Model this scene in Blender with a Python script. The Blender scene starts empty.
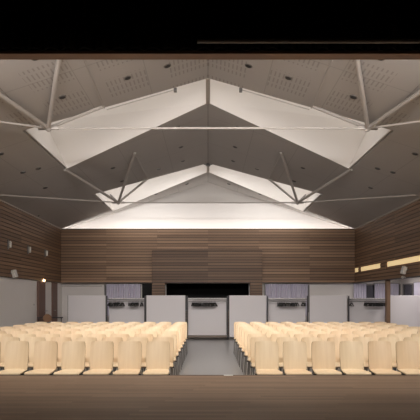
import bpy, bmesh, math, random
from mathutils import Vector, Matrix
random.seed(7)
scene = bpy.context.scene
COL = scene.collection

# ------------------------------------------------------------------ materials
def mat(name, col, rough=.6, metal=0., emit=None, strength=0., spec=.5):
    m = bpy.data.materials.new(name); m.use_nodes = True
    b = m.node_tree.nodes['Principled BSDF']
    b.inputs['Base Color'].default_value = (*col, 1)
    b.inputs['Roughness'].default_value = rough
    b.inputs['Metallic'].default_value = metal
    b.inputs['Specular IOR Level'].default_value = spec
    if emit:
        b.inputs['Emission Color'].default_value = (*emit, 1)
        b.inputs['Emission Strength'].default_value = strength
    return m

class N:                                             # tiny node helper
    def __init__(s, m):
        s.t = m.node_tree; s.b = s.t.nodes['Principled BSDF']
    def new(s, kind, **kw):
        n = s.t.nodes.new(kind)
        for k, v in kw.items(): setattr(n, k, v)
        return n
    def link(s, a, b): s.t.links.new(a, b)
    def math(s, op, a, b=None):
        n = s.new('ShaderNodeMath', operation=op)
        for i, v in enumerate((a, b)):
            if v is None: continue
            if isinstance(v, (int, float)): n.inputs[i].default_value = v
            else: s.link(v, n.inputs[i])
        return n.outputs[0]
    def xyz(s):
        c = s.new('ShaderNodeTexCoord'); x = s.new('ShaderNodeSeparateXYZ')
        s.link(c.outputs['Object'], x.inputs[0]); return c.outputs['Object'], x.outputs
    def comb(s, x, y, z):
        n = s.new('ShaderNodeCombineXYZ')
        for i, v in enumerate((x, y, z)):
            if isinstance(v, (int, float)): n.inputs[i].default_value = v
            else: s.link(v, n.inputs[i])
        return n.outputs[0]
    def mix(s, f, a, b, blend='MIX'):
        n = s.new('ShaderNodeMix', data_type='RGBA', blend_type=blend)
        if isinstance(f, (int, float)): n.inputs[0].default_value = f
        else: s.link(f, n.inputs[0])
        for i, v in ((6, a), (7, b)):
            if isinstance(v, tuple): n.inputs[i].default_value = (*v, 1)
            else: s.link(v, n.inputs[i])
        return n.outputs[2]
    def noise(s, vec, scale, detail=3):
        n = s.new('ShaderNodeTexNoise'); n.inputs['Scale'].default_value = scale
        n.inputs['Detail'].default_value = detail
        s.link(vec, n.inputs['Vector']); return n.outputs['Fac']
    def white(s, vec):
        n = s.new('ShaderNodeTexWhiteNoise'); s.link(vec, n.inputs['Vector']); return n.outputs['Value']
    def color(s, c): s.link(c, s.b.inputs['Base Color'])

PITCH = .12; GAP = .024
def wood_cladding(name, dark, light, axis, section):
    m = mat(name, dark, .55); n = N(m); co, X = n.xyz()
    a = X[axis]
    cell = n.comb(n.math('FLOOR', n.math('DIVIDE', a, section)), n.math('FLOOR', n.math('DIVIDE', X[2], PITCH)), 0)
    w = n.white(cell)
    w2 = n.white(n.comb(n.math('FLOOR', n.math('DIVIDE', a, section)), 3.3, 0))
    st = n.comb(n.math('MULTIPLY', a, .6), n.math('MULTIPLY', X[2], 30), 0)
    g = n.noise(st, 1.5, 4)
    f = n.math('ADD', n.math('MULTIPLY', w, .5), n.math('ADD', n.math('MULTIPLY', g, .35), n.math('MULTIPLY', w2, .3)))
    felt = n.math('LESS_THAN', n.math('FRACT', n.math('DIVIDE', X[2], PITCH)), GAP / PITCH * .97)   # black felt behind the open joints
    n.color(n.mix(felt, n.mix(f, dark, light), (.018, .012, .009))); return m

def chair_wood():
    m = mat('birch_plywood', (.72, .5, .28), .42); n = N(m); co, X = n.xyz()
    st = n.comb(n.math('MULTIPLY', X[0], 38), n.math('MULTIPLY', X[1], 2), n.math('MULTIPLY', X[2], 2))
    oi = n.new('ShaderNodeObjectInfo')
    off = n.new('ShaderNodeVectorMath', operation='ADD')
    n.link(st, off.inputs[0]); n.link(n.comb(n.math('MULTIPLY', oi.outputs['Random'], 50), 0, 0), off.inputs[1])
    g = n.noise(off.outputs[0], 1.2, 3)
    c = n.mix(g, (.84, .69, .48), (.72, .55, .35))
    c2 = n.mix(oi.outputs['Random'], (1, 1, 1), (.95, .88, .84))
    n.color(n.mix(1., c, c2, 'MULTIPLY')); return m

def stage_wood():
    m = mat('stage_boards', (.2, .14, .1), .5, spec=.25); n = N(m); co, X = n.xyz()
    row = n.math('FLOOR', n.math('DIVIDE', X[1], .07))
    w = n.white(n.comb(n.math('FLOOR', n.math('DIVIDE', n.math('ADD', X[0], n.math('MULTIPLY', row, .77)), 1.6)), row, 0))
    g = n.noise(n.comb(n.math('MULTIPLY', X[0], 1.2), n.math('MULTIPLY', X[1], 45), 0), 1.3, 4)
    seam = n.math('LESS_THAN', n.math('FRACT', n.math('DIVIDE', X[1], .07)), .05)
    f = n.math('ADD', n.math('MULTIPLY', w, .5), n.math('MULTIPLY', g, .5))
    c = n.mix(f, (.165, .103, .064), (.33, .22, .145))
    n.color(n.mix(n.math('MULTIPLY', seam, .6), c, (.05, .03, .02))); return m

def ceiling_mat(slots):
    m = mat('acoustic_ceiling_' + ('slotted' if slots else 'plain'), (.5, .45, .4), .85); n = N(m); co, X = n.xyz()
    g = n.noise(co, .35, 2)
    c = n.mix(g, (.45, .42, .395), (.50, .47, .44))
    # panel joints
    sx = n.math('LESS_THAN', n.math('FRACT', n.math('DIVIDE', n.math('ABSOLUTE', X[0]), 1.25)), .014)
    sy = n.math('LESS_THAN', n.math('FRACT', n.math('DIVIDE', X[1], 2.4)), .01)
    c = n.mix(n.math('MULTIPLY', n.math('MAXIMUM', sx, sy), .35), c, (.22, .2, .18))
    if slots:
        ax = n.math('ABSOLUTE', X[0])
        a = n.math('LESS_THAN', n.math('FRACT', n.math('DIVIDE', ax, .085)), .34)
        b = n.math('LESS_THAN', n.math('FRACT', n.math('DIVIDE', X[1], .30)), .72)
        p = n.math('LESS_THAN', n.math('FRACT', n.math('DIVIDE', ax, 1.25)), .66)
        q = n.math('LESS_THAN', n.math('FRACT', n.math('DIVIDE', X[1], 1.3)), .66)
        s = n.math('MULTIPLY', n.math('MULTIPLY', a, b), n.math('MULTIPLY', p, q))
        c = n.mix(n.math('MULTIPLY', s, .42), c, (.2, .17, .15))
    n.color(c); return m

def plaster(name, col, var=.04):
    m = mat(name, col, .8); n = N(m); co, X = n.xyz()
    g = n.noise(co, .8, 3)
    n.color(n.mix(g, tuple(c * (1 - var) for c in col), tuple(min(1, c * (1 + var)) for c in col))); return m

def floor_mat():
    m = mat('hall_linoleum', (.36, .36, .36), .28); n = N(m); co, X = n.xyz()
    g = n.noise(co, 14, 4); h = n.noise(co, .7, 2)
    c = n.mix(g, (.27, .265, .26), (.33, .325, .32))
    n.color(n.mix(n.math('MULTIPLY', h, .3), c, (.24, .235, .235))); return m

def fabric(name, a, b, scale=60):
    m = mat(name, a, .9); n = N(m); co, X = n.xyz()
    n.color(n.mix(n.noise(co, scale, 2), a, b)); return m

M = dict(
    white=plaster('white_plaster', (.80, .76, .73)),
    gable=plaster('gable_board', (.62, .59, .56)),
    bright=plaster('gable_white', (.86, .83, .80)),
    shaft=plaster('shaft_white', (.84, .80, .76)),
    ceil_a=ceiling_mat(True), ceil_b=ceiling_mat(False),
    trim=mat('cornice_paint', (.50, .44, .38), .6),
    wood_side=wood_cladding('dark_slat_cladding', (.085, .045, .025), (.29, .175, .10), 1, 2.5),
    wood_back=wood_cladding('brown_slat_cladding', (.10, .050, .025), (.40, .25, .15), 0, 2.17),
    wood_block=wood_cladding('brown_box_cladding', (.075, .038, .021), (.25, .15, .088), 0, 2.6),
    post=mat('post_wood', (.21, .125, .075), .5),
    chair=chair_wood(), ply_edge=mat('plywood_edge', (.42, .27, .15), .6), metal=mat('dark_steel', (.10, .095, .09), .35, .6), chrome=mat('steel_tube', (.30, .29, .28), .3, .9),
    stage=stage_wood(), lip=mat('stage_lip_wood', (.09, .055, .035), .5),
    floor=floor_mat(), black=mat('black_paint', (.006, .006, .006), .8), velvet=fabric('black_velvet', (.0015, .0015, .0015), (.003, .003, .003)),
    steelwhite=mat('white_painted_steel', (.50, .46, .42), .45), steelgrey=mat('grey_painted_steel', (.20, .19, .18), .5),
    panel=plaster('white_laminate', (.70, .67, .68), .02), post_dark=mat('rack_post_paint', (.045, .042, .045), .45),
    plastic=mat('black_plastic', (.012, .012, .012), .5), door=mat('brown_door_paint', (.17, .095, .072), .5),
    curtain=fabric('lavender_curtain_cloth', (.58, .55, .66), (.68, .65, .75)), nightglass=mat('dark_glass', (.06, .058, .068), .12),
    lampwhite=mat('white_lamp_shell', (.75, .72, .66), .4), grille=mat('speaker_grille', (.55, .53, .50), .7),
    glow=mat('warm_bulb', (1, .85, .6), .5, emit=(1, .62, .3), strength=14),
    strip=mat('warm_light_panel', (.9, .75, .45), .5, emit=(1, .72, .36), strength=.55),
    dark=mat('downlight_dark', (.03, .027, .025), .5), ring=mat('downlight_ring', (.22, .20, .18), .4, .3),
    headwood=mat('header_wood', (.23, .13, .085), .5), pipe=mat('batten_pipe', (.22, .21, .20), .5), tape=mat('white_tape', (.8, .78, .75), .6),
    discwood=mat('disc_wood', (.28, .15, .08), .5), base=mat('rack_base_board', (.19, .145, .115), .6),
    hub=mat('grey_hub', (.16, .15, .14), .5),
)
SKY1, SKY2 = .62, .8
M['sky1'] = mat('skylight_glazing', (.9, .9, .9), .6, emit=(1, .95, .90), strength=SKY1)
M['sky2'] = mat('rear_skylight_glazing', (.9, .9, .9), .6, emit=(1, .96, .92), strength=SKY2)

# ------------------------------------------------------------------ mesh helpers
class MB:
    def __init__(s): s.bm = bmesh.new()
    def box(s, x0, x1, y0, y1, z0, z1, bev=0):
        v = [s.bm.verts.new((x, y, z)) for z in (z0, z1) for y in (y0, y1) for x in (x0, x1)]
        fs = [s.bm.faces.new([v[i] for i in f]) for f in ((0, 2, 3, 1), (4, 5, 7, 6), (0, 1, 5, 4), (2, 6, 7, 3), (0, 4, 6, 2), (1, 3, 7, 5))]
        if bev:
            es = list({e for f in fs for e in f.edges})
            bmesh.ops.bevel(s.bm, geom=es, offset=bev, segments=2, affect='EDGES', profile=.5)
        return s
    def tube(s, a, b, r, r2=None, seg=10, cap=True):
        a, b = Vector(a), Vector(b); d = b - a
        q = d.to_track_quat('Z', 'Y').to_matrix().to_4x4()
        bmesh.ops.create_cone(s.bm, cap_ends=cap, segments=seg, radius1=r, radius2=r if r2 is None else r2, depth=d.length,
                              matrix=Matrix.Translation((a + b) / 2) @ q)
        return s
    def path(s, pts, r, seg=8):
        for a, b in zip(pts, pts[1:]): s.tube(a, b, r, seg=seg)
        for p in pts[1:-1]: s.ball(p, r * 1.02)
        return s
    def ball(s, c, r, u=10, v=7, sc=(1, 1, 1)):
        bmesh.ops.create_uvsphere(s.bm, u_segments=u, v_segments=v, radius=r, matrix=Matrix.Translation(c) @ Matrix.Diagonal((*sc, 1)))
        return s
    def poly(s, pts):
        s.bm.faces.new([s.bm.verts.new(p) for p in pts]); return s
    def slab(s, pts, d):                              # polygon extruded by vector d
        d = Vector(d); n = len(pts)
        a = [s.bm.verts.new(p) for p in pts]; b = [s.bm.verts.new(Vector(p) + d) for p in pts]
        s.bm.faces.new(a); s.bm.faces.new(b[::-1])
        for i in range(n):
            j = (i + 1) % n; s.bm.faces.new((a[j], a[i], b[i], b[j]))
        return s
    def grid(s, fn, nu, nv, thick=0, nrm=None):       # sheet from fn(u,v), optional thickness along fn2
        V = [[s.bm.verts.new(fn(i / nu, j / nv)) for i in range(nu + 1)] for j in range(nv + 1)]
        F = [s.bm.faces.new((V[j][i], V[j][i + 1], V[j + 1][i + 1], V[j + 1][i])) for j in range(nv) for i in range(nu)]
        if thick:
            bmesh.ops.recalc_face_normals(s.bm, faces=F)
            bmesh.ops.solidify(s.bm, geom=F, thickness=thick)
        return s
    def done(s, name, m, parent=None, smooth=False, kind=None, loc=None):
        bmesh.ops.recalc_face_normals(s.bm, faces=s.bm.faces)
        me = bpy.data.meshes.new(name); s.bm.to_mesh(me); s.bm.free()
        for mm in (m if isinstance(m, list) else [m]): me.materials.append(mm)
        if smooth:
            for p in me.polygons: p.use_smooth = True
            try: me.set_sharp_from_angle(angle=math.radians(40))
            except Exception: pass
        o = bpy.data.objects.new(name, me); COL.objects.link(o)
        if parent: o.parent = parent
        if kind: o['kind'] = kind
        if loc: o.location = loc
        return o

def tag(o, label, cat, group=None):
    o['label'] = label; o['category'] = cat
    if group: o['group'] = group
    return o
def thing(name, label, cat, loc=(0, 0, 0), rz=0, group=None):
    o = bpy.data.objects.new(name, None); COL.objects.link(o)
    o.empty_display_size = .1
    o.location = loc; o.rotation_euler = (0, 0, rz)
    return tag(o, label, cat, group)
def dup(root, loc, rz, label, group=None):
    r = root.copy(); COL.objects.link(r); r.location = loc; r.rotation_euler = (0, 0, rz)
    r['label'] = label
    if group: r['group'] = group
    for ch in root.children:
        c = ch.copy(); COL.objects.link(c); c.parent = r
        for g in ch.children:
            d = g.copy(); COL.objects.link(d); d.parent = c
    return r
ORD = ['first', 'second', 'third', 'fourth', 'fifth', 'sixth', 'seventh', 'eighth', 'ninth', 'tenth', 'eleventh', 'twelfth']

# ------------------------------------------------------------------ dimensions (metres; y runs away from the stage)
HW = 6.28                 # half width of the hall
Y0, YB = 6.3, 22.6        # stage edge, back wall
ZW, ZT = 2.17, 4.48       # underside and top of the timber cladding
RIDGE, PIT = 6.55, .33
STAGE = .587
def cz(x): return RIDGE - PIT * abs(x)

# ------------------------------------------------------------------ setting: floors
MB().box(-HW - .5, 8.9, Y0 - .2, YB + 3, -.1, 0).done('floor', M['floor'], kind='structure')
st = MB().box(-7.5, 7.5, -3.2, Y0 - .05, STAGE - .08, STAGE).done('stage_floor', M['stage'], kind='structure')
MB().box(-7.5, 7.5, Y0 - .05, Y0, STAGE - .10, STAGE + .002, .006).done('trim_1', M['lip'], kind='structure')
MB().box(-7.5, 7.5, Y0 - .12, Y0 - .06, 0, STAGE - .08).done('stage_front', M['lip'], kind='structure')
# stage house
MB().box(-7.6, 7.6, -3.3, -3.2, STAGE, 6.2).done('wall_stage_rear', M['black'], kind='structure')
MB().box(-7.6, -7.5, -3.3, Y0, STAGE, 6.2).done('wall_stage_left', M['black'], kind='structure')
MB().box(7.5, 7.6, -3.3, Y0, STAGE, 6.2).done('wall_stage_right', M['black'], kind='structure')
MB().box(-7.6, 7.6, -3.3, Y0, 6.2, 6.3).done('ceiling_stage', M['black'], kind='structure')
# proscenium
b = MB(); b.slab([(-7.6, Y0, 4.505), (7.6, Y0, 4.505), (7.6, Y0, 6.2), (5.2, Y0, 6.7), (-5.2, Y0, 6.7), (-7.6, Y0, 6.2)], (0, .1, 0))
b.done('wall_proscenium', [M['black']], kind='structure')
MB().box(-7.6, 7.6, Y0 - .03, Y0 + .13, 4.465, 4.505, .006).done('trim_2', M['headwood'], kind='structure')
for sx, nm in ((-1, 'left'), (1, 'right')):
    xa, xb = sorted((sx * 4.6, sx * 7.6))
    MB().box(xa, xb, Y0 + .001, Y0 + .1, 0, 4.465).done('wall_proscenium_' + nm, M['white'], kind='structure')

# ------------------------------------------------------------------ setting: ceiling with two skylight slots
XE = 4.09
S1 = (11.9, 11.45, 13.4, 14.9)      # near ridge, near end, far ridge, far end
S2 = (19.4, 18.5, 20.74, 22.2)
YS = Y0 + .1
def roof(name, quads, m):
    b = MB()
    for sx in (-1, 1):
        for q in quads: b.slab([(sx * x, y, cz(x)) for x, y in q], (0, 0, .14))
    return b.done(name, m, kind='structure')
roof('ceiling_front_bay', [[(0, YS), (XE, YS), (XE, S1[1]), (0, S1[0])]], M['ceil_a'])
roof('ceiling', [[(XE, YS), (HW + .1, YS), (HW + .1, YB), (XE, YB)],
                 [(0, S1[2]), (XE, S1[3]), (XE, S2[1]), (0, S2[0])],
                 [(0, S2[2]), (XE, S2[3]), (XE, YB), (0, YB)]], M['ceil_b'])
SH = 1.35; SPL = .58
def shaft(n, S, sky):
    b = MB(); T = .05
    for sx in (-1, 1):
        def P(x, y, up): return (sx * (x + (SPL if (x > 1 and up) else 0)), y, cz(x) + (SH if up else .004))
        fr = [P(0, S[2], 0), P(XE, S[3], 0), P(XE, S[3], 1), P(0, S[2], 1)]
        b.slab(fr, (0, T, 0))
        nr = [P(0, S[0], .0), P(XE, S[1], 0), P(XE, S[1], 1), P(0, S[0], 1)]
        b.slab([(x, y, z + (.142 if z < cz(abs(x)) + .2 else 0)) for x, y, z in nr], (0, -T, 0))
        XI = XE - .068                              # the end lining covers the cut edge of the ceiling boards
        en = [P(XI, S[1], 0), P(XI, S[3], 0), P(XE, S[3], 1), P(XE, S[1], 1)]
        b.slab(en, (sx * .03, 0, 0))
    w = b.done(n, M['shaft'], kind='structure')
    for sx in (-1, 1):
        g = MB()
        def Q(x, y): return (sx * (x + (SPL if x > 1 else 0)), y, cz(x) + SH - .02)
        g.slab([Q(0, S[0]), Q(XE, S[1]), Q(XE, S[3]), Q(0, S[2])], (0, 0, .03))
        g.done('glass_pane', sky, w)
    # ridge beam across the slot
    MB().box(-.05, .05, S[0] - .02, S[2] + .02, RIDGE - .03, RIDGE + .1).done('ridge_beam', M['trim'], w)
    return w
shaft('window_1', S1, M['sky1']); shaft('window_2', S2, M['sky2'])

# ------------------------------------------------------------------ setting: side and back walls
def cladding(b, plane, a0, a1, z0, z1, p, depth, holes=()):
    """horizontal boards; plane 'x': at x=p running along y, 'y': at y=p running along x. depth is signed into the room."""
    z = math.floor(z0 / PITCH) * PITCH
    while z < z1 - 1e-4:
        lo, hi = max(z + GAP, z0), min(z + PITCH, z1)
        if hi - lo > .01:
            spans = [(a0, a1)]
            for h0, h1, hz0, hz1 in holes:
                if hi > hz0 and lo < hz1:
                    spans = [t for s0, s1 in spans for t in ((s0, min(s1, h0)), (max(s0, h1), s1)) if t[1] - t[0] > .005]
            for s0, s1 in spans:
                q0, q1 = sorted((p, p + depth))
                if plane == 'x': b.box(q0, q1, s0, s1, lo, hi)
                else: b.box(s0, s1, q0, q1, lo, hi)
        z += PITCH
    return b
# left wall
MB().box(-HW - .35, -HW - .06, YS, YB, 0, ZT + .05).done('wall_left', M['white'], kind='structure')
b = MB(); b.box(-HW - .06, -HW - .022, YS, YB, ZW, ZT)
cladding(b, 'x', YS, YB, ZW, ZT, -HW - .022, .022)
b.done('wall_left_cladding', M['wood_side'], kind='structure')
# right wall: clad upper wall carried over an open side aisle
holes = [(18.98, 21.5, 2.6, 2.81), (21.75, 22.4, 2.6, 2.81), (15.05, 18.35, 2.6, 2.81), (11.3, 14.6, 2.6, 2.81), (7.6, 10.8, 2.6, 2.81)]
b = MB()
zs = [(ZW, 2.6), (2.81, ZT)]
for z0, z1 in zs: b.box(HW + .022, HW + .36, YS, YB, z0, z1)
ys = sorted([YS, YB] + [v for h in holes for v in h[:2]])
for i in range(0, len(ys), 2): b.box(HW + .022, HW + .36, ys[i], ys[i + 1], 2.6, 2.81)
cladding(b, 'x', YS, YB, ZW, ZT, HW + .022, -.022, holes)
b.done('wall_right_cladding', M['wood_side'], kind='structure')
for k, h in enumerate(sorted(holes, reverse=True)):
    t = thing('light_strip', 'long narrow warm light panel let into the right timber wall, %s from the back corner' % ORD[k], 'light',
              (HW + .045, (h[0] + h[1]) / 2, 2.705), 0, 'light strips in the right wall')
    L = (h[1] - h[0]) / 2
    MB().box(0, .02, -L + .01, L - .01, -.09, .09).done('diffuser', M['strip'], t)
    f = MB(); f.box(-.03, .04, -L + .002, L - .002, .09, .104); f.box(-.03, .04, -L + .002, L - .002, -.104, -.09)
    f.done('frame', M['post'], t)
XA = 8.4
MB().box(XA, XA + .2, YS, YB, 0, 2.5).done('wall_right', M['white'], kind='structure')
MB().box(HW + .36, XA + .2, YS, YB, 2.42, 2.52).done('ceiling_aisle', M['white'], kind='structure')
MB().box(4.6, XA + .2, YS - .1, YS, 0, 2.5).done('wall_aisle_front', M['white'], kind='structure')
for k, yy in enumerate((18.72, 14.85, 11.05)):
    o = MB().box(-.07, .07, -.09, .09, 0, ZW, .008).done('wooden_post', M['post'])
    o.location = (HW + .19, yy, 0)
    tag(o, 'square wooden post under the right timber wall, %s from the back corner' % ORD[k], 'post', 'posts along the side aisle')

# back wall with hatch opening
HX0, HX1, HZ0, HZ1 = -1.82, 1.78, .95, 2.155
b = MB()
b.box(-HW - .35, HX0, YB, YB + .2, 0, ZW + .1); b.box(HX1, XA + .2, YB, YB + .2, 0, ZW + .1)
b.box(HX0, HX1, YB, YB + .2, 0, HZ0); b.box(HX0, HX1, YB, YB + .2, HZ1, ZW + .1)
b.box(-HW - .35, HW + .36, YB, YB + .2, ZW + .1, ZT); b.box(HW + .36, XA + .2, YB, YB + .2, ZW + .1, 2.5)
b.done('wall_back', M['white'], kind='structure')
ZG = 5.66; xg = (RIDGE - ZG) / PIT
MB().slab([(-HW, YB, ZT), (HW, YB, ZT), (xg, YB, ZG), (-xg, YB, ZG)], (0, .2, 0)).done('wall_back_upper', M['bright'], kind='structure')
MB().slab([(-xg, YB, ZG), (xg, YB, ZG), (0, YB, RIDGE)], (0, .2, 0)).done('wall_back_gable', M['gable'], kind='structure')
YC = YB - .38                                        # the cladding stands off the back wall; a cove lamp lies behind its top
b = MB(); b.box(-HW, HW, YC, YC + .03, ZW, ZT); b.box(-HW, HW, YC + .03, YB, ZT - .16, ZT - .12); b.box(-HW, HW, YC + .03, YB, ZW, ZW + .03)
for i in range(6):
    x0 = -HW + .02 + i * (2 * HW - .04) / 6
    cladding(b, 'y', x0 + .006, x0 + (2 * HW - .04) / 6 - .006, ZW, ZT, YC, -.022)
b.done('wall_back_cladding', M['wood_back'], kind='structure')
MB().box(-HW - .06, -HW + .03, YS, YB - .06, ZT - .03, ZT + .06).done('trim_3', M['trim'], kind='structure')
MB().box(HW - .03, HW + .3, YS, YB - .06, ZT - .03, ZT + .06).done('trim_4', M['trim'], kind='structure')

# timber box around the serving hatch
BX0, BX1, BZ, BD = -2.37, 2.30, 3.55, .62
yb = YB - BD
b = MB()
b.box(BX0, HX0, yb + .02, YC - .024, 0, BZ); b.box(HX1, BX1, yb + .02, YC - .024, 0, BZ)
b.box(HX0, HX1, yb + .02, YC - .024, HZ1, BZ); b.box(HX0, HX1, yb + .02, YC - .024, 0, HZ0)
hole = [(HX0, HX1, HZ0, HZ1)]
cladding(b, 'y', BX0, .55, 0, BZ, yb + .02, -.02, hole); cladding(b, 'y', .57, BX1, 0, BZ, yb + .02, -.02, hole)
b.done('wall_hatch_box', M['wood_block'], kind='structure')
MB().box(BX0 - .02, BX1 + .02, yb - .03, YC - .024, BZ, BZ + .03).done('trim_5', M['post'], kind='structure')
b = MB()                                             # unlit room behind the hatch, its darkness put into black walls
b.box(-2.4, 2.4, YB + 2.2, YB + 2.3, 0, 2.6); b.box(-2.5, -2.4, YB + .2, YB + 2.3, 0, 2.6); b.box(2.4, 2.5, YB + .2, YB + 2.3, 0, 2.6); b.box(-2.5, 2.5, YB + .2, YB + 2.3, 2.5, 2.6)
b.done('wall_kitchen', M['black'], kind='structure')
MB().box(HX0 + .003, HX1 - .003, yb - .06, YB + .4, HZ0, HZ0 + .04, .005).done('hatch_counter', M['dark'], kind='structure')

# windows with curtains
def window(n, plane, a0, a1, z0, z1, p, room):
    """dark glazed window in a thin frame on the wall face p; room = sign of the room side."""
    fr = MB(); t = .05
    def bx(bb, s0, s1, q0, q1, d0, d1):
        e0, e1 = sorted((p + room * d0, p + room * d1))
        if plane == 'y': bb.box(s0, s1, e0, e1, q0, q1)
        else: bb.box(e0, e1, s0, s1, q0, q1)
    bx(fr, a0, a1, z1 - t, z1, 0, .05); bx(fr, a0, a1, z0, z0 + t, 0, .05)
    k = max(1, round((a1 - a0) / .9))
    for i in range(k + 1):
        c = a0 + t / 2 + (a1 - a0 - t) * i / k
        bx(fr, c - t / 2, c + t / 2, z0 + t, z1 - t, 0, .05)
    w = fr.done('window_%d' % n, M['steelgrey'], kind='structure')
    g = MB(); bx(g, a0 + .02, a1 - .02, z0 + .02, z1 - .02, .005, .015); g.done('glass_pane', M['nightglass'], w)
    return w
window(3, 'y', -4.5, -2.9, .9, 2.1, YB, -1)
d = MB().box(-2.86, -2.40, YB - .04, YB - .001, 0, 2.14).done('door_4', M['black'], kind='structure')  # flat black panel standing in for the darkness of an opening
MB().tube((-2.80, YB - .04, 1.02), (-2.80, YB - .09, 1.02), .012).tube((-2.80, YB - .085, 1.02), (-2.70, YB - .085, 1.02), .01).done('door_handle', M['chrome'], d)  # handle added to the black panel
window(4, 'y', 2.45, 4.4, .9, 2.1, YB, -1)
window(5, 'y', 6.45, 8.35, .9, 2.12, YB, -1)
window(6, 'x', 19.2, 22.3, .9, 2.12, XA, -1)
window(7, 'x', 14.4, 18.4, .9, 2.12, XA, -1)
def curtain(label, plane, a0, a1, z0, z1, p, room, folds):
    t = thing('curtain', label, 'curtain', (0, 0, 0), 0, 'lavender curtains')
    def fn(u, v):
        s = a0 + (a1 - a0) * u
        d = .10 + .028 * math.sin(u * folds * 2 * math.pi) + .008 * math.sin(u * folds * 5.1)
        return (s, p + room * d, z0 + (z1 - z0) * v) if plane == 'y' else (p + room * d, s, z0 + (z1 - z0) * v)
    MB().grid(fn, folds * 10, 3, .004).done('cloth', M['curtain'], t, True)
    if plane == 'y': MB().tube((a0 - .04, p + room * .1, z1 + .012), (a1 + .04, p + room * .1, z1 + .012), .012).done('rail', M['chrome'], t)
    else: MB().tube((p + room * .1, a0 - .04, z1 + .012), (p + room * .1, a1 + .04, z1 + .012), .012).done('rail', M['chrome'], t)
curtain('lavender grey curtain between the corner door side and the serving hatch', 'y', -4.4, -2.92, .75, 2.13, YB, -1, 14)
curtain('lavender grey curtain just right of the timber serving hatch box', 'y', 2.48, 4.32, .75, 2.13, YB, -1, 17)
curtain('lavender curtain on the end wall of the side aisle, nearest the hall corner', 'y', 6.3, 6.85, .75, 2.14, YB, -1, 5)
curtain('lavender curtain on the end wall of the side aisle, behind the wooden post', 'y', 7.2, 8.25, .75, 2.14, YB, -1, 9)
curtain('lavender curtain on the long outer wall of the side aisle, nearer the stage', 'x', 18.4, 20.95, .75, 2.14, XA, -1, 20)
MB().box(-HW - .06, -4.6, YB - .03, YB, 2.02, 2.06).done('trim_6', M['steelwhite'], kind='structure')

# doors on the left wall
for n, (a0, a1) in enumerate(((19.25, 20.0), (20.97, 21.6))):
    d = MB().box(-HW - .058, -HW + .03, a0, a1, .01, 2.15, .008).done('door_%d' % (n + 1), M['door'], kind='structure')
    yy = a1 - .1 if n == 0 else a0 + .1
    MB().tube((-HW + .03, yy, 1.02), (-HW + .08, yy, 1.02), .012).tube((-HW + .075, yy, 1.02), (-HW + .075, yy + (-.12 if n == 0 else .12), 1.02), .011).done('door_handle', M['chrome'], d)
d = MB().box(-HW - .058, -HW - .02, 20.04, 20.93, .01, 2.13, .006).done('door_3', M['white'], kind='structure')
MB().tube((-HW - .02, 20.14, 1.02), (-HW + .03, 20.14, 1.02), .012).tube((-HW + .03, 20.14, 1.02), (-HW + .03, 20.26, 1.02), .01).done('door_handle', M['chrome'], d)

# ------------------------------------------------------------------ chairs
def make_chair():
    t = thing('plywood_chair', 'x', 'chair')
    W, F, R = .19, -.215, .17
    def seat(u, v):
        x = (u - .5) * 2; y = F + (R - F) * v
        w = W * (1 - .07 * max(0, .18 - v) / .18) * (1 - .17 * max(0, v - .25) / .75)
        z = .452 - .010 * (1 - x * x) * math.sin(math.pi * v)
        if v < .16: z -= .010 * ((.16 - v) / .16) ** 1.6
        if v > .9: z += .03 * ((v - .9) / .1) ** 2
        return (x * w, y, z)
    MB().grid(seat, 10, 14, .016).done('seat', M['chair'], t, True)
    def back(u, v):
        x = (u - .5) * 2; z = .455 + .415 * v
        w = .172 + .006 * math.sin(math.pi * v)
        if v > .93: w -= .012 * ((v - .93) / .07) ** 2
        y = .165 + .085 * v ** 1.15 - .034 * x * x * (.3 + .7 * v)
        return (x * w, y, z - .007 * x * x * v)
    bk = MB().grid(back, 10, 12, .013).done('backrest', [M['chair'], M['ply_edge']], t, True)
    for p in bk.data.polygons:                       # laminated edge of the plywood
        if abs(p.normal.y) < .55: p.material_index = 1
    for sx in (-1, 1):
        MB().path([(sx * .178, -.17, .0), (sx * .155, -.135, .425)], .010).done('leg', M['chrome'], t, True)
        MB().path([(sx * .178, .235, .0), (sx * .155, .13, .425)], .010).done('leg', M['chrome'], t, True)
    f = MB()
    for sx in (-1, 1): f.path([(sx * .155, -.16, .424), (sx * .155, .16, .432)], .011)
    f.tube((-.155, -.10, .424), (.155, -.10, .424), .011); f.tube((-.155, .12, .43), (.155, .12, .43), .011)
    f.box(-.20, .20, -.07, .05, .400, .418)
    f.done('seat_frame', M['metal'], t, True)
    return t
proto = make_chair(); first = True
ROWS, PER = 9, 10
for r in range(ROWS):
    yy = 7.40 + .215 + r * .795
    for side, x_in, nm in ((-1, -.745, 'left'), (1, .88, 'right')):
        for k in range(PER):
            x = x_in + side * .4235 * k + random.uniform(-.006, .006)
            y = yy + random.uniform(-.012, .012)
            rz = random.uniform(-.02, .02)
            rowname = 'front row' if r == 0 else ('rear row' if r == ROWS - 1 else ORD[r] + ' row from the stage')
            place = 'on the aisle' if k == 0 else ('at the wall end' if k == PER - 1 else ORD[k] + ' from the aisle')
            lab = 'pale plywood chair, %s block, %s, %s' % (nm, rowname, place)
            g = 'plywood chairs in the %s block' % nm
            if first:
                proto.location = (x, y, 0); proto.rotation_euler = (0, 0, rz); proto['label'] = lab; proto['group'] = g; first = False
            else: dup(proto, (x, y, 0), rz, lab, g)

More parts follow.
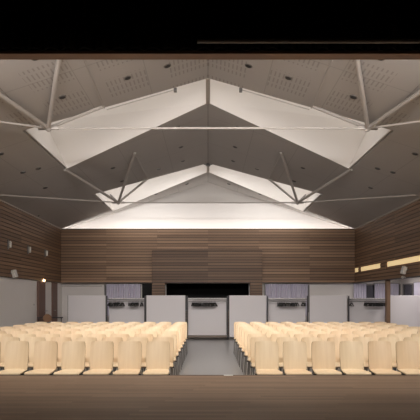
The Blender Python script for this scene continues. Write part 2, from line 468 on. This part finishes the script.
# ------------------------------------------------------------------ coat racks and white partitions across the hall
YP = 19.2; PX = 27.05
def px(p): return (p - 208) / PX
def rack(x0, x1, label, group):
    w = x1 - x0; t = thing('coat_rack', label, 'coat rack', ((x0 + x1) / 2, YP, 0), 0, 'coat racks'); h = w / 2
    for sx in (-1, 1):
        p = MB().box(sx * h - .024, sx * h + .024, -.024, .024, .08, 1.60, .006).done('post', M['post_dark'], t)
        foot = MB().box(sx * h - .025, sx * h + .025, -.28, .28, .075, .115, .006).done('foot', M['post_dark'], t)
        for q in (-.25, .25):
            c = MB(); c.tube((sx * h - .022, q, .042), (sx * h + .022, q, .042), .042, seg=14); c.box(sx * h - .028, sx * h + .028, q - .012, q + .012, .05, .08)
            c.done('caster', M['plastic'], foot, True)
    MB().box(-h + .03, h - .03, .255, .285, .11, 1.52).done('back_panel', M['panel'], t)
    b = MB()
    for i in range(4): b.tube((-h + .03, -.06 + .1 * i, 1.47), (h - .03, -.06 + .1 * i, 1.47), .009)
    for sx in (-1, 1): b.box(sx * (h - .045) - .012, sx * (h - .045) + .012, -.08, .255, 1.45, 1.485)
    b.done('hat_shelf', M['chrome'], t)
    b = MB()
    n = int(w / .11)
    for i in range(n):
        xx = -h + .09 + i * (w - .18) / (n - 1)
        b.tube((xx, -.07, 1.47), (xx, -.12, 1.50), .008); b.ball((xx, -.12, 1.505), .014)
    b.done('hook', M['steelwhite'], t)
    MB().tube((-h + .03, 0, 1.385), (h - .03, 0, 1.385), .013).done('hanging_rail', M['chrome'], t)
    MB().box(-h + .03, h - .03, -.2, .26, .085, .13).done('bottom_shelf', M['base'], t)
    return t
RK = [('leftmost', 107, 145, [(108.6, 123.5), (128.3, 139), (141, 142.5)]), ('central', 187, 227.5, [(192, 216)]),
      ('right-of-centre', 267.5, 307.5, [(277, 298), (301.5, 305.5)]), ('rightmost', 348.5, 387.5, [(350, 352), (364, 385.5)])]
RKL = {'leftmost': 'dark-posted coat rack with two bunches of hangers, leftmost of the four',
       'central': 'dark-posted coat rack at the end of the centre aisle, one ragged bunch of hangers',
       'right-of-centre': 'dark-posted coat rack in front of the wide lavender curtain right of the hatch',
       'rightmost': 'dark-posted coat rack at the right by the wooden post of the aisle'}
def hanger_mesh():
    b = MB(); T = .010
    b.path([(0, 0, .0), (0, .018, .016), (0, .028, .0), (0, .0, -.03), (0, 0, -.055)], .004, 6)
    L = .2
    pts = [(-L, -.15), (-L, -.165), (0, -.085), (L, -.165), (L, -.15), (0.02, -.045), (-.02, -.045)]
    b.slab([(-T, y, z) for y, z in pts], (2 * T, 0, 0))
    b.box(-T * .7, T * .7, -L, L, -.178, -.158)
    return b.bm
hb = hanger_mesh(); hme = bpy.data.meshes.new('coat_hanger'); bmesh.ops.recalc_face_normals(hb, faces=hb.faces); hb.to_mesh(hme); hb.free()
hme.materials.append(M['plastic'])
for nm, a, c, bunches in RK:
    rack(px(a), px(c), RKL[nm], None)
    for p0, p1 in bunches:
        n = max(2, int((px(p1) - px(p0)) / .034))
        for i in range(n):
            o = bpy.data.objects.new('coat_hanger', hme); COL.objects.link(o)
            o.location = (px(p0) + (px(p1) - px(p0)) * (i + .5) / n, YP, 1.398)
            o.rotation_euler = (random.uniform(-.08, .08), 0, random.uniform(-.5, .5) if nm == 'central' else random.uniform(-.25, .25))
            tag(o, 'black coat hanger bunched on the rail of the %s coat rack' % nm, 'coat hanger', 'hangers on the %s coat rack' % nm)
PL = [(68, 106, 'white partition panel nearest the left wall doors'), (146.3, 185.5, 'white partition panel left of the central coat rack'),
      (229, 266.3, 'white partition panel right of the central coat rack'), (309, 347, 'white partition panel between the two right-hand coat racks'),
      (389, 428, 'white partition panel at the far right, past the wooden post')]
for a, c, lab in PL:
    x0, x1 = px(a), px(c); t = thing('partition_panel', lab, 'partition', ((x0 + x1) / 2, YP, 0), 0, 'white partition panels'); h = (x1 - x0) / 2
    MB().box(-h, h, -.02, .02, .08, 1.615, .006).done('board', M['panel'], t)
    f = MB()
    f.box(-h - .004, -h + .014, -.024, .024, .075, 1.62); f.box(h - .014, h + .004, -.024, .024, .075, 1.62)
    f.done('edge_strip', M['steelgrey'], t)
    for sx in (-1, 1):
        MB().box(sx * (h - .15) - .03, sx * (h - .15) + .03, -.22, .22, 0, .08, .008).done('foot', M['post_dark'], t)

# barrier with round wooden disc by the doors
t = thing('barrier_rail', 'thin dark rail with a round wooden disc, between the left wall doors and partition', 'barrier', (-5.78, 19.0, .0))
for xx in (-.42, .42):
    p = MB().tube((xx, 0, .02), (xx, 0, .81), .018).done('post', M['post_dark'], t, True)
    MB().tube((xx, 0, 0), (xx, 0, .02), .13, seg=20).done('foot', M['post_dark'], t, True)
MB().tube((-.46, 0, .805), (.48, 0, .805), .02).done('rail', M['post_dark'], t, True)
MB().tube((-.08, -.05, .78), (-.08, -.022, .78), .155, seg=28).done('disc', M['discwood'], t, True)

# ------------------------------------------------------------------ wall fittings
for k, (yy, z) in enumerate(((16.3, 3.2), (18.1, 3.2), (20.0, 3.24))):
    t = thing('wall_lamp', 'small pale wall lamp on the left timber wall, %s from the stage' % ORD[k], 'wall lamp', (-HW, yy, z), 0, 'wall lamps on the left wall')
    MB().box(0, .03, -.035, .035, -.15, .15, .006).done('back_plate', M['steelgrey'], t)
    MB().tube((.03, 0, .0), (.09, 0, .0), .012).done('arm', M['chrome'], t)
    MB().tube((.085, 0, -.10), (.085, 0, .08), .03, .042, seg=16).done('lamp_shade', M['lampwhite'], t, True)
    MB().ball((.085, 0, .08), .028).done('bulb', M['lampwhite'], t, True)
for sx, yy, z, nm in ((-1, 16.5, 2.30, 'left'), (1, 16.3, 2.40, 'right')):
    t = thing('loudspeaker', 'small white loudspeaker tilted down at the lower edge of the %s timber wall' % nm, 'loudspeaker', (sx * HW, yy, z))
    MB().tube((sx * .04, 0, 0), (-sx * .10, 0, 0), .02).done('bracket', M['steelgrey'], t)
    c = MB().box(-.055, .055, -.07, .07, -.12, .12, .01).done('cabinet', M['lampwhite'], t)
    c.location = (-sx * .14, 0, -.01); c.rotation_euler = (.10, sx * .25, sx * .35)
    g = MB().box(-sx * .058 - .004, -sx * .058 + .004, -.058, .058, -.105, .105).done('grille', M['grille'], c)
for sx, yy, z, lab in ((-1, 19.75, 2.19, 'small glowing warm lamp above the brown door on the left wall'), (1, 16.65, 2.19, 'small white lamp under the right timber wall near the loudspeaker')):
    t = thing('exit_lamp', lab, 'lamp', (sx * (HW), yy, z))
    MB().box(-sx * .0 - .03, .03, -.09, .09, -.03, .03, .006).done('housing', M['steelwhite'], t)
    MB().ball((-sx * .05, 0, -.005), .045).done('bulb', M['glow'] if sx < 0 else M['lampwhite'], t, True)
t = thing('light_switch', 'small switch on the white left wall beside the brown door', 'switch', (-HW - .06, 18.9, 1.28))
MB().box(0, .015, -.04, .04, -.06, .06, .003).done('plate', M['lampwhite'], t)
MB().box(.015, .022, -.02, .02, -.03, .03).done('rocker', M['steelgrey'], t)
t = thing('ceiling_sensor', 'small dark sensor hanging at the top of the left timber wall', 'sensor', (-HW + .12, 18.9, ZT + .065))
MB().tube((0, 0, -.02), (0, 0, .03), .05, .03, seg=14).ball((0, 0, -.03), .035).done('body', M['hub'], t, True)

# downlights in the sloping ceiling
ang = math.atan(PIT)
spots = [(.83, 10.65), (1.64, 10.6), (2.94, 10.5), (2.92, 8.8), (4.9, 12.3), (4.6, 14.1), (4.98, 14.0), (4.99, 15.95),
         (.85, 14.45), (.85, 16.35), (.87, 18.0), (2.96, 16.2), (2.98, 18.0), (1.70, 18.0), (.87, 21.63), (2.16, 21.6)]
dl = None
for sx in (-1, 1):
    for k, (x, y) in enumerate(spots):
        nm = 'left' if sx < 0 else 'right'
        bay = 'stage-side bay' if y < 11.5 else ('rear strip' if y > 20 else 'middle bay')
        order = sorted([q for q in spots if ('stage-side bay' if q[1] < 11.5 else ('rear strip' if q[1] > 20 else 'middle bay')) == bay])
        i = order.index((x, y))
        lab = 'unlit round ceiling downlight on the %s slope, %s, %s from the ridge' % (nm, bay, ORD[i])
        loc = (sx * x, y, cz(x))
        if dl is None:
            dl = thing('downlight', lab, 'ceiling light', loc, 0, 'unlit downlights in the ceiling')
            MB().tube((0, 0, -.012), (0, 0, .02), .078, .085, seg=22).done('ring', M['ring'], dl, True)
            MB().tube((0, 0, -.016), (0, 0, .0), .06, .06, seg=20).done('lens', M['dark'], dl, True)
            o = dl
        else: o = dup(dl, loc, 0, lab)
        o.rotation_euler = (0, sx * ang, 0)

# ------------------------------------------------------------------ roof trusses
def truss(label, node, A, D, C, Wl, rs):
    t = thing('roof_truss', label, 'roof truss', (0, node[1], node[2]), 0, 'white roof trusses')
    O = Vector((0, node[1], node[2]))
    nd = {}
    for sx in (-1, 1):
        n = Vector((sx * node[0], node[1], node[2])) - O
        def P(q, dz=-.0): return Vector((sx * q[0], q[1], cz(q[0]) + dz)) - O
        for q in (A, D): MB().tube(n, P(q), rs, seg=14).done('strut', M['steelwhite'], t, True)
        MB().tube(n, P(C), rs * .85, seg=12).done('strut', M['steelwhite'], t, True)
        MB().tube(P(A, -.05), P(C, -.05), rs * .28, seg=10).done('brace', M['steelwhite'], t, True)
        MB().tube(n, Vector((sx * Wl[0], Wl[1], Wl[2])) - O, rs * .5, seg=12).done('wall_strut', M['steelwhite'], t, True)
        pl = MB(); pl.ball(n, rs * 1.7, 14, 10)
        pl.box(n.x - .22, n.x + .22, -.03, .03, n.z - .035, n.z + .035, .008)
        pl.done('node_plate', M['steelwhite'], t, True)
        MB().tube(n, Vector((sx * (node[0] + .42), node[1] + .7, node[2] + .42)) - O, rs * .6).done('stub_strut', M['steelgrey'], t, True)
    MB().tube((-node[0], 0, 0), (node[0], 0, 0), .024, seg=10).done('tie_rod', M['steelwhite'], t, True)
    return t
truss('white steel roof truss below the front skylight, nearer the stage', (3.47, 11.30, 5.21), (2.16, 7.9), (4.1, 7.43), (2.30, 11.56), (6.1, 7.78, 4.54), .044)
truss('white steel roof truss below the rear skylight, nearer the back wall', (3.24, 18.8, 4.97), (2.16, 15.4), (4.1, 14.85), (2.16, 18.75), (6.1, 15.25, 4.54), .044)
for yy, lab in ((19.35, 'small grey hub at the ridge edge of the rear skylight'),):
    t = thing('ridge_hub', lab, 'bracket', (0, yy, RIDGE - .03))
    MB().tube((0, 0, -.08), (0, 0, .0), .10, .06, seg=16).done('body', M['hub'], t, True)
    MB().tube((-.16, 0, -.03), (.16, 0, -.03), .02).done('arm', M['hub'], t, True)

for sx, nm in ((-1, 'left'), (1, 'right')):
    t = thing('blind_rail', 'thin rail along the near edge of the front skylight, %s slope' % nm, 'rail', (sx * .75, 11.93, cz(.75)), 0, 'blind rails at the front skylight')
    e = Vector((sx * 1.55, -.14, -1.55 * PIT))
    MB().tube((0, 0, .0), e, .012).done('tube', M['steelwhite'], t, True)
    MB().box(-.035, .035, -.05, .03, -.06, .03, .006).done('bracket', M['hub'], t)
# ------------------------------------------------------------------ stage fittings
def fn(u, v):
    x = -7.2 + 14.4 * u
    return (x, 4.9 + .035 * math.sin(u * 90 * 2 * math.pi) * (1 - .3 * v), 3.865 + 2.3 * v)
o = MB().grid(fn, 540, 2, .004).done('stage_valance', M['velvet'], None, True)
tag(o, 'black pleated stage curtain border hanging across the top of the opening', 'curtain')
t = thing('batten_pipe', 'grey metal lighting pipe across the right half of the stage opening', 'pipe', (0, 4.78, 3.80 + .085))
MB().tube((-.1, 0, 0), (6.9, 0, 0), .022, seg=12).done('tube', M['pipe'], t, True)
for xx in (.6, 3.4, 6.2): MB().tube((xx, 0, .02), (xx, 0, 2.313), .006).done('drop_wire', M['plastic'], t)
o = MB().box(-.055, .055, -.03, .03, 0, .004).done('floor_tape', M['tape']); o.location = (.245, Y0 - .055, STAGE + .003)
tag(o, 'short strip of white tape on the stage edge at the centre aisle', 'tape')

# ------------------------------------------------------------------ light
def area(name, loc, size, sy, energy, rot, col=(1, .93, .85)):
    l = bpy.data.lights.new(name, 'AREA'); l.shape = 'RECTANGLE'; l.size = size; l.size_y = sy; l.energy = energy; l.color = col
    o = bpy.data.objects.new(name, l); COL.objects.link(o); o.location = loc; o.rotation_euler = rot; return o
o = area('house_fill', (0, 6.8, 4.93), 8.6, .2, 315, (math.radians(72), 0, 0), (1, .94, .91)); o.data.spread = math.radians(92)  # added fill hidden by the header, brightens the partitions and far hall
o = area('front_row_fill', (0, 6.98, 4.86), 8.6, .16, 150, (math.radians(20), 0, 0), (1, .95, .90)); o.data.spread = math.radians(125)  # added fill out of view, lifts the seats of the front rows
t = thing('fill_housing', 'long white added fill-light luminaire behind the stage opening header', 'luminaire', (0, 6.7, 4.93))  # unseen housing added to carry the two header fills
MB().box(-4.3, 4.3, -.08, .02, -.12, .12, .006).done('housing', M['lampwhite'], t)
for xx in (-3, 3): MB().tube((xx, -.03, .12), (xx, -.03, cz(3) - 4.93), .008).done('hanger_rod', M['chrome'], t)
MB().box(-4.3, 4.3, .20, .36, -.05, .0, .004).done('fill_reflector', M['lampwhite'], t)
for xx in (-3, 3): MB().box(xx - .02, xx + .02, .0, .24, -.02, .0).done('bracket', M['chrome'], t)
# added bar with six spotlights, out of view, to brighten the seats
t = thing('seat_fill_bar', 'added grey lighting bar hanging above the front of the stage', 'lighting bar', (0, 1.9, 3.85))
MB().tube((-6, 0, 0), (6, 0, 0), .024, seg=12).done('tube', M['pipe'], t, True)
for xx in (-5.5, 0, 5.5): MB().tube((xx, 0, .02), (xx, 0, 2.345), .006).done('drop_wire', M['plastic'], t)
for k in range(6):
    x = -4.5 + 1.8 * k
    t = thing('spotlight', 'added black spotlight on the lighting bar, %s from the left' % ORD[k], 'spotlight', (x, 1.9, 3.60), 0, 'added spotlights on the lighting bar')
    d = Vector((0, 6.6, -2.9)).normalized()
    MB().tube(d * -.16, d * .13, .085, .10, seg=18, cap=False).tube(d * -.17, d * -.14, .085, seg=18).done('housing', M['plastic'], t, True)
    b = MB()
    for sx in (-1, 1): b.box(sx * .112 - .006, sx * .112 + .006, -.02, .02, -.01, .20)
    b.box(-.118, .118, -.02, .02, .20, .226); b.done('yoke', M['plastic'], t)
    l = bpy.data.lights.new('seat_fill_spot', 'SPOT'); l.energy = 290; l.color = (1, .94, .87); l.spot_size = math.radians(58); l.spot_blend = .8; l.shadow_soft_size = .08
    o = bpy.data.objects.new('seat_fill_spot', l); COL.objects.link(o); o.location = Vector((x, 1.9, 3.60)) + d * .14
    o.rotation_euler = d.to_track_quat('-Z', 'Y').to_euler()
o = area('stage_fill', (0, 2.7, 6.0), 9, 1, 7, (0, 0, 0), (1, .92, .84)); o.data.spread = math.radians(64)  # added fill overhead, lifts the brightness of the stage boards
for sx in (-1, 1):
    o = area('skylight_fill', (sx * 2.1, 12.9, cz(2.1) + .55), 3.4, 1.0, 17, (0, sx * math.atan(PIT) * .5, 0), (1, .96, .92)); o.data.spread = math.radians(95)  # added lamp in the front shaft, brightens the chairs below
area('cove_light', (0, YB - .30, ZT - .10), 12.3, .08, 36, (math.radians(180), 0, 0), (1, .96, .93))
for sx in (-1, 1):
    for x in (.7, 1.9, 3.1):
        p = Vector((sx * x, 19.55, cz(x) + .14)); d = Vector((sx * (x + .6), 22.6, 4.95)) - p
        o = area('rear_skylight_fill', p, 1.1, .15, 4.6, d.to_track_quat('-Z', 'Y').to_euler(), (1, .97, .94)); o.data.spread = math.radians(80)  # added lamps in the rear slot, brighten the upper back wall
area('aisle_fill', (7.5, 18.5, 2.40), .6, 6, 60, (0, 0, 0), (1, .93, .9))  # added fill for the curtained side aisle
w = bpy.data.worlds.new('World'); scene.world = w; w.use_nodes = True
w.node_tree.nodes['Background'].inputs[0].default_value = (.5, .55, .65, 1)
w.node_tree.nodes['Background'].inputs[1].default_value = .3

# ------------------------------------------------------------------ camera
cam = bpy.data.cameras.new('camera'); co = bpy.data.objects.new('camera', cam); COL.objects.link(co)
co.location = (0, 0, 1.52); co.rotation_euler = (math.radians(90), 0, 0)
cam.sensor_width = 36; cam.sensor_fit = 'HORIZONTAL'; cam.lens = 520 / 420 * 36
cam.shift_y = 88 / 420; cam.shift_x = 2 / 420
cam.clip_end = 200
scene.camera = co
vs = scene.view_settings
vs.view_transform = 'Standard'; vs.look = 'None'; vs.gamma = 1; vs.exposure = 0; vs.use_curve_mapping = False
